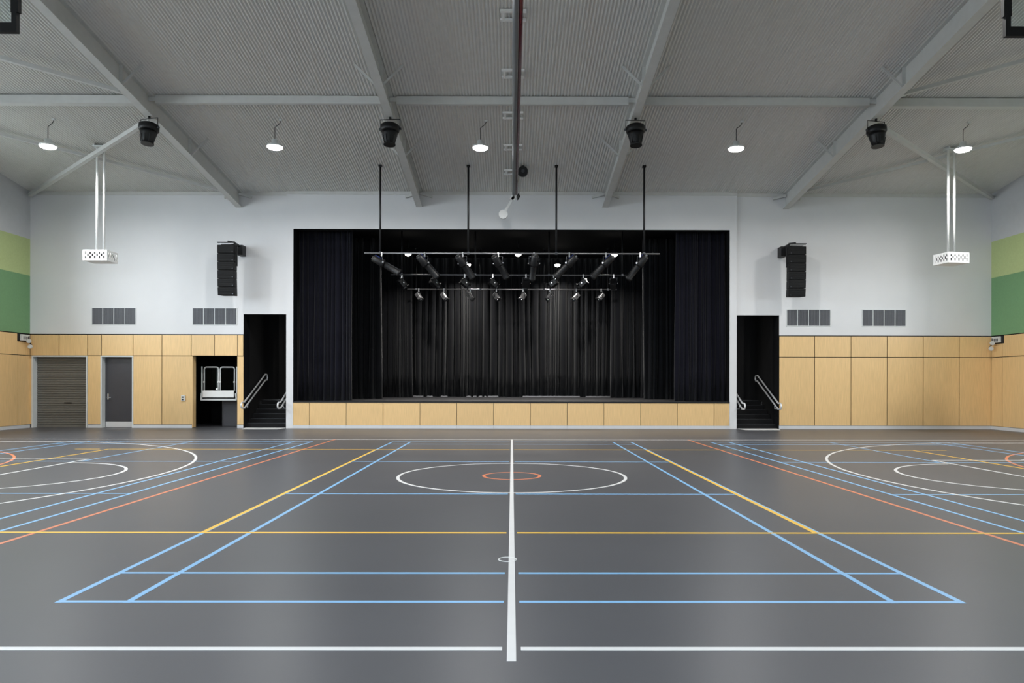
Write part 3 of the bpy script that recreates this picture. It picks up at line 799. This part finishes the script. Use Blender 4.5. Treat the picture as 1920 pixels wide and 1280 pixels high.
# stage platform
st = thing('stage_platform', 'raised black stage with timber panelled front', 'stage', (0, YC, 0))
m = MB().box(XD['stl'][1] + .1, XD['strr'][0] - .1, YB + 0.2, 25.42, STAGE - 0.06, STAGE); m.box(SX0, SX1, 25.42, SY1, STAGE - 0.06, STAGE)
m.box(PRO[0] + .006, PRO[1] - .006, YC + 0.03, YB + 0.2, STAGE - 0.06, STAGE)
m.build('stage_deck', M['deck'], st)
MB().box(PRO[0], PRO[1], YC - 0.02, YC + 0.03, STAGE - 0.045, STAGE + 0.002).build('stage_nosing', M['black_metal'], st)
MB().box(PRO[0], PRO[1], YC + 0.022, YC + 0.06, 0, STAGE - 0.06).build('front_substrate', M['black_wall'], st)
pc = lambda p: (p - 959.5) / 56.62
js = [PRO[0]] + [pc(580 + 69.0 * k) for k in range(12)] + [PRO[1]]
for a, b in zip(js, js[1:]):
    MB().box(a + JG * .7, b - JG * .7, YC, YC + 0.02, SKIRT, STAGE - 0.05).build('timber_panel', M['wood'], st)
    MB().box(a + 0.002, b - 0.002, YC - 0.012, YC + 0.022, 0, SKIRT - 0.004).build('skirting', M['skirt'], st)

# ------------------------------------------------------------------ steps and handrails
def steps(x0, x1, nm):
    t = thing('stage_steps', 'black steps up to the stage, %s doorway' % nm, 'steps', ((x0 + x1) / 2, 23.9, 0), group='stage steps')
    for k in range(6):
        y = 23.92 + 0.3 * k
        y1 = 25.42
        z0, z1 = 0.15 * k, 0.15 * (k + 1)
        if k == 5: y = 25.40
        s_ = MB().box(x0 + .008, x1 - .008, y, max(y1, y + 0.02) if k < 5 else 25.419, z0, z1 - (0 if k < 5 else 0.002)).build('step', M['black_wall'], t)
        MB().box(x0 + 0.06, x1 - 0.06, y - 0.006, y + 0.03, z1 - 0.012, z1 + 0.003).build('nosing_strip', M['dark_steel'] if k < 5 else M['chrome'], s_)  # top strip in brighter steel, standing in for stage light caught there
    # double handrails, one loop on each wall
    for s, xw in ((1, x0), (-1, x1)):
        xr = xw + s * 0.13
        h = thing('handrail', 'looped steel handrail on the %s wall of the %s steps' % ('outer' if (s > 0) == (nm == 'left') else 'inner', nm), 'handrail', (xr, 23.4, 0.6), group='looped steel handrails')
        A, B = (23.44, 0.86), (25.42, 1.80)
        up = [(xr, 23.26, 0.86), (xr, A[0], A[1]), (xr, B[0], B[1]), (xr, B[0] + 0.16, B[1])]
        dn = [(xr, B[0] + 0.22, B[1] - 0.05), (xr, B[0] + 0.23, B[1] - 0.13), (xr, B[0] + 0.17, B[1] - 0.2), (xr, B[0] + 0.03, B[1] - 0.2), (xr, A[0] + 0.03, A[1] - 0.19), (xr, 23.27, 0.67), (xr, 23.2, 0.70), (xr, 23.17, 0.765), (xr, 23.2, 0.83)]
        MB().tube(up + dn, 0.027, 10, closed=True).build('rail', M['rail'], h)
        for f in (0.06, 0.5, 0.94):
            yy = A[0] + (B[0] - A[0]) * f; zb_ = A[1] + (B[1] - A[1]) * f - 0.19
            yq = max(yy, 23.76)
            MB().tube([(xr, yq, zb_ + (yq - yy) * .47), (xr, yq, zb_ - 0.06), (xw + s * 0.012, yq, zb_ - 0.06)], 0.011, 8).build('wall_bracket', M['chrome'], h)
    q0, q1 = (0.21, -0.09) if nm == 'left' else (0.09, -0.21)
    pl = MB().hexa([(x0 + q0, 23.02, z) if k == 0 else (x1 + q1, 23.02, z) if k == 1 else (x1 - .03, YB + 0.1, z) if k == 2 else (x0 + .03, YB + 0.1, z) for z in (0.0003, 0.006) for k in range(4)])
    tag(pl.build('white_floor_strip', M['white_steel']), 'white strip on the floor at the foot of the %s steps' % nm, 'floor strip', 'white strips at the steps')  # flat white sheet on the floor before the steps
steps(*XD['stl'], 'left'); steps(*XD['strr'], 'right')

# ------------------------------------------------------------------ stage curtains
def curtain(x0, x1, y, z0, z1, label, folds=14, amp=0.09, mt='curtain', seed=1, hem=None, flare=0.15, group='black stage curtains', top_amp=0.7):
    rg = random.Random(seed)
    ws = [rg.uniform(0.55, 1.5) for _ in range(folds)]; S = sum(ws)
    cols = []
    u = 0
    per = 10
    for k in range(folds):
        am = rg.uniform(0.5, 1.2); sk_ = rg.uniform(-0.25, 0.25)
        for q in range(per):
            f = q / per
            cols.append(((u + ws[k] * f) / S, -am * math.sin(math.pi * f) ** 0.65 + 0.25 * sk_ * math.sin(2 * math.pi * f), None))
        u += ws[k]
    cols.append((1.0, 0, 0))
    n = len(cols); m = MB(); zr = 7
    ph = rg.uniform(0, 6)
    for r in range(zr):
        t = r / (zr - 1)                       # 0 bottom .. 1 top
        for (cu_, yy, _) in cols:
            x = x0 + (x1 - x0) * cu_
            wob = 0.035 * math.sin(cu_ * 17 + ph + t * 2.2) * (1 - t) + 0.02 * math.sin(cu_ * 41 + t * 3 + ph)
            zb = z0 + (hem(x) if hem else 0.004)
            m.v.append((x + wob, y + amp * yy * (top_amp + (1 - top_amp) * (1 - t)) + flare * 0.2 * (1 - t) * math.sin(cu_ * 9 + ph), zb + (z1 - zb) * t))
    for r in range(zr - 1):
        for i in range(n - 1):
            a = r * n + i
            m.face((a, a + 1, a + n + 1, a + n), True)
    t = thing('stage_curtain', label, 'curtain', ((x0 + x1) / 2, y, z0), group=group)
    c = m.build('drape', M[mt], t); so = c.modifiers.new('cloth', 'SOLIDIFY'); so.thickness = 0.008
    MB().box(x0, x1, y - 0.03, y + 0.03, z1, z1 + 0.04).build('curtain_track', M['black_metal'], t)
gaps = [(768, 796), (803, 815), (829, 841), (876, 884), (888, 894), (898, 905), (909, 913), (916, 934), (978, 1087), (1098, 1155)]
def hem(x):
    p = 960 + x * 1338 / 32.0
    return 0.05 if any(a <= p <= b for a, b in gaps) else 0.003
curtain(-8.7, 8.7, 32.0, STAGE, SZ - 0.06, 'black pleated back curtain across the rear of the stage', 62, 0.36, seed=3, hem=hem)
curtain(-5.9, -4.25, 30.6, STAGE, SZ - 0.06, 'black side drape left of the back curtain, deepest on stage', 9, 0.2, seed=5)
curtain(-7.2, -5.05, 27.6, STAGE, SZ - 0.06, 'black side drape just behind the left navy front curtain', 10, 0.2, seed=6)
curtain(4.25, 5.9, 30.6, STAGE, SZ - 0.06, 'black side drape right of the back curtain, deepest on stage', 9, 0.2, seed=8)
curtain(5.05, 7.2, 27.6, STAGE, SZ - 0.06, 'black side drape just behind the right navy front curtain', 10, 0.2, seed=9)
curtain(-7.33, -5.47, 24.55, STAGE, SZ - 0.06, 'gathered navy-black front curtain at the left edge of the stage', 12, 0.17, 'curtain_navy', seed=11)
curtain(5.62, 7.33, 24.55, STAGE, SZ - 0.06, 'gathered navy-black front curtain at the right edge of the stage', 12, 0.17, 'curtain_navy', seed=12)
# work-light batten between the curtain and the rear wall
t = thing('batten_light', 'lit batten behind the black back curtain, shining under its hem', 'light', (0, 32.7, 2.5))
MB().box(-4.5, 4.5, 32.82, 32.99, 2.42, 2.5).build('batten_body', M['white_steel'], t)
MB().cyl((-4.45, 32.8, 2.4), (4.45, 32.8, 2.4), 0.02, n=8).build('tube', M['batten'], t)
ld2 = bpy.data.lights.new('batten_glow', 'AREA'); ld2.shape = 'RECTANGLE'; ld2.size = 8.8; ld2.size_y = 0.08; ld2.energy = 160
lo = bpy.data.objects.new('batten_glow', ld2); C.objects.link(lo); lo.location = (0, 32.74, 2.36)

# ------------------------------------------------------------------ lighting bars
BARS = [(21.64, 4.48, 'front', None), (25.9, 4.40, 'middle', SZ), (29.84, 4.38, 'rear', SZ)]
BZ = EYE + 3.97
for y, hw, nm, top_ in BARS:
    t = thing('lighting_bar', 'steel lighting bar on black drop poles, %s of the three' % nm, 'lighting bar', (0, y, BZ), group='stage lighting bars')
    MB().cyl((-hw, y, BZ), (hw, y, BZ), 0.025, n=12).build('pipe', M['bar_steel'], t)
    for x in (-4.0, -1.335, 1.335, 4.0):
        zt = (top_ or roof(y)) - 0.003
        MB().cyl((x, y, BZ + 0.02), (x, y, zt), 0.03, n=12).build('drop_pole', M['black_metal'], t)
        MB().box(x - 0.05, x + 0.05, y - 0.06, y + 0.06, zt - 0.05, zt).build('roof_clamp', M['black_metal'], t)
        MB().box(x - 0.035, x + 0.035, y - 0.035, y + 0.035, BZ - 0.035, BZ + 0.04).build('pipe_clamp', M['dark_steel'], t)

def spot(kind, x, y, aim, label, group, L=0.78):
    t = thing('stage_spotlight', label, 'spotlight', (x, y, BZ), group=group)
    d = Vector(aim).normalized(); side = d.cross(Vector((0, 0, 1))).normalized(); up = side.cross(d)
    piv = Vector((0, 0, -0.30))
    P = lambda a, s_=0, u=0: piv + d * a + side * s_ + up * u
    if kind == 'profile':
        MB().rings([(P(-0.34 * L), 0.07), (P(-0.32 * L), 0.105), (P(-0.05 * L), 0.11), (P(0.0), 0.13), (P(0.06 * L), 0.13)], 16).build('lamp_house', M['black'], t, True)
        MB().bar(P(-0.3 * L, 0, 0.108), P(-0.08 * L, 0, 0.108), 0.05, 0.02, tuple(up)).build('heat_sink', M['lens_blue'] if group.startswith('front') else M['black_metal'], t, True)
        br = MB().rings([(P(0.05 * L), 0.085), (P(0.12 * L), 0.085), (P(0.15 * L), 0.1), (P(0.58 * L), 0.1), (P(0.59 * L), 0.118), (P(0.66 * L), 0.118)], 16).build('lens_barrel', M['black'], t, True)
        MB().cyl(P(0.655 * L), P(0.664 * L), 0.078, n=16).build('lens', M['lens_blue'], br, True)
        MB().bar(P(0.15 * L, 0.072, 0.075), P(0.58 * L, 0.072, 0.075), 0.012, 0.012, tuple(up)).build('barrel_rail', M['dark_steel'], br, True)
        MB().box(-0.02, 0.02, -0.02, 0.02, 0, 0)
        MB().bar(P(0.02 * L, -0.16), P(0.02 * L, 0.16), 0.025, 0.05, tuple(up)).build('shutter_gate', M['dark_steel'], t, True)
        MB().bar(P(-0.34 * L, -0.05, -0.02), P(-0.34 * L, 0.05, 0.03), 0.03, 0.05, tuple(up)).build('rear_handle', M['chrome'], t, True)
        wy = 0.15
    else:
        r = 0.11 if kind == 'fresnel' else 0.085
        b = MB()
        c0 = [P(-0.16, -r, -r), P(-0.16, r, -r), P(0.14, r, -r), P(0.14, -r, -r), P(-0.16, -r, r), P(-0.16, r, r), P(0.14, r, r), P(0.14, -r, r)]
        bo = b.hexa(c0).build('lamp_house', M['black'] if kind == 'fresnel' else M['bar_steel'], t, True); bevel(bo, 0.02)
        MB().rings([(P(0.13), r * 0.95), (P(0.2), r * 1.0), (P(0.21), r * 1.08)], 16).build('lens_barrel', M['black'] if kind == 'fresnel' else M['chrome'], t, True)
        MB().cyl(P(0.205), P(0.214), r * 0.86, n=16).build('lens', M['dark_steel'] if kind != 'fresnel' else M['black'], t, True)
        MB().bar(P(-0.17, -r * 0.8, r * 0.5), P(-0.17, r * 0.8, r * 0.5), 0.03, 0.03, tuple(up)).build('rear_handle', M['chrome'], t, True)
        MB().bar(P(0.2, -r, r * 1.05), P(0.2, r, r * 1.05), 0.02, 0.05, tuple(up)).build('barn_door', M['chrome'] if kind != 'fresnel' else M['black_metal'], t, True)
        wy = r + 0.02
    hv = Vector((side.x, side.y, 0)).normalized() * wy
    yk = [piv + hv, piv + hv + Vector((0, 0, 0.2)), piv - hv + Vector((0, 0, 0.2)), piv - hv]
    MB().tube([tuple(p) for p in yk], 0.011, 6).build('yoke', M['dark_steel'], t, True)
    for p in (yk[0], yk[3]):
        MB().cyl(p, p + (p - piv).normalized() * 0.035, 0.026, n=10).build('yoke_knob', M['chrome'], t, True)
    MB().box(-0.022, 0.022, -0.035, 0.035, -0.11, 0.03).build('hook_clamp', M['chrome'], t, True)
    sg = 1 if d.x > 0 else -1
    MB().tube([(0.05 * sg, 0, 0.02), (-0.1 * sg, 0.02, -0.12), (-0.14 * sg, 0.03, -0.2), tuple(P(-0.15, 0, 0.05))], 0.006, 5).build('power_cable', M['black_metal'], t, True)
    return t
orde = ['first', 'second', 'third', 'fourth', 'fifth', 'sixth', 'seventh', 'eighth']
fx = (-3.95, -2.65, -1.5, -0.42, 0.66, 1.73, 2.84, 3.88)
fa = ((.77, .25, -.42), (.48, .5, -.52), (.39, .55, -.52), (.35, .6, -.52), (-.06, .6, -.56), (-.56, .45, -.52), (-.56, .45, -.54), (-.46, .45, -.6))
for i in range(8):
    spot('profile', fx[i], 21.64, fa[i], 'long black profile spotlight, %s from left on the front bar' % orde[i], 'front bar spotlights', 0.92)
mx_ = (-4.0, -2.82, -1.72, -0.70, 0.50, 1.50, 2.58, 3.68)
ma = ((.45, .3, -.6), (.5, .5, -.45), (.6, .3, -.5), (.6, .3, -.5), (-.1, .5, -.5), (-.6, .3, -.45), (-.6, .3, -.5), (-.1, -.4, -.6))
for i in range(8):
    spot('fresnel', mx_[i], 25.9, ma[i], 'short black spotlight, %s from left on the middle bar' % orde[i], 'middle bar spotlights')
rx_ = (-3.9, -2.85, -1.75, -0.66, 0.45, 1.57, 2.68, 3.72)
ra = ((.45, -.2, -.65), (.45, -.2, -.65), (.42, -.3, -.6), (.4, -.3, -.6), (-.4, -.3, -.6), (-.45, -.3, -.6), (-.5, -.2, -.55), (-.5, -.2, -.55))
for i in range(8):
    spot('small', rx_[i], 29.84, ra[i], 'small shiny spotlight, %s from left on the rear bar' % orde[i], 'rear bar spotlights')

# ------------------------------------------------------------------ stage downlights
sl = bpy.data.lights.new('stage_glow', 'AREA'); sl.shape = 'DISK'; sl.size = 0.24; sl.spread = math.radians(140); sl.energy = STAGE_WATTS; sl.color = (1, 0.96, 0.9)
for x, y, nm in ((-4.1, 28.1, 'near the left end of the front bar'), (0.23, 28.1, 'right of the stage centre'), (4.03, 28.1, 'near the right end of the front bar'),
                 (-1.90, 30.6, 'low behind the third front spotlight'), (1.94, 30.6, 'low behind the sixth front spotlight')):
    z = EYE + 5.13
    t = thing('stage_downlight', 'round lit stage downlight %s' % nm, 'light', (x, y, z), group='stage downlights')
    MB().rings([((0, 0, 0.01), 0.13), ((0, 0, 0.04), 0.135), ((0, 0, 0.16), 0.1), ((0, 0, 0.2), 0.05)], 20).build('housing', M['black_metal'], t, True)
    MB().rings([((0, 0, 0.012), 0.128), ((0, 0, -0.03), 0.12), ((0, 0, -0.07), 0.09), ((0, 0, -0.09), 0.03)], 20).build('diffuser', M['lamp_stage'], t, True)
    MB().cyl((0, 0, 0.19), (0, 0, SZ - z - 0.002), 0.012, n=8).build('stem', M['black_metal'], t, True)
    lo = bpy.data.objects.new('stage_glow', sl); C.objects.link(lo); lo.location = (x, y, z - 0.093)

# ------------------------------------------------------------------ emergency lights in the corners
for s, nm in ((-1, 'left'), (1, 'right')):
    xw = s * XW
    t = thing('emergency_light', 'white twin-head emergency light in the %s corner on the timber' % nm, 'emergency light', (xw, 23.3, 2.85), group='corner emergency lights')
    X = lambda a: xw - s * a
    def bx_(nm_, a0, a1, y0, y1, z0, z1, mt, par=None):
        x0, x1 = sorted((X(a0), X(a1))); return MB().box(x0, x1, y0, y1, z0, z1).build(nm_, M[mt], par or t)
    bx_('back_plate', 0.0, 0.015, 23.1, 23.66, 2.83, 3.08, 'black_metal')
    bd = bx_('battery_box', 0.015, 0.09, 23.2, 23.58, 2.86, 3.06, 'plate'); bevel(bd, 0.012)
    for k in range(4):
        bx_('vent_slot', 0.088, 0.093, 23.26 + k * 0.07, 23.3 + k * 0.07, 2.9, 3.0, 'grille_back', bd)
    bx_('warning_label', 0.0895, 0.0925, 23.5, 23.56, 2.9, 3.02, 'grille', bd)
    ar = MB().tube([(X(0.05), 23.5, 2.86), (X(0.1), 23.5, 2.80), (X(0.16), 23.5, 2.79)], 0.02, 8).build('arm', M['black_metal'], t)
    for dz, dx in ((2.86, 0.16), (2.68, 0.2)):
        h = MB().rings([((X(dx), 23.5, dz), 0.035), ((X(dx + 0.01), 23.42, dz - 0.01), 0.07), ((X(dx + 0.01), 23.39, dz - 0.015), 0.07)], 14).build('lamp_head', M['plate'], t)
        MB().cyl((X(dx + 0.01), 23.392, dz - 0.015), (X(dx + 0.01), 23.386, dz - 0.015), 0.055, n=14).build('lens', M['steel_light'], h)
    MB().tube([(X(0.14), 23.5, 2.8), (X(0.2), 23.5, 2.72)], 0.015, 8).build('knuckle', M['black_metal'], t)
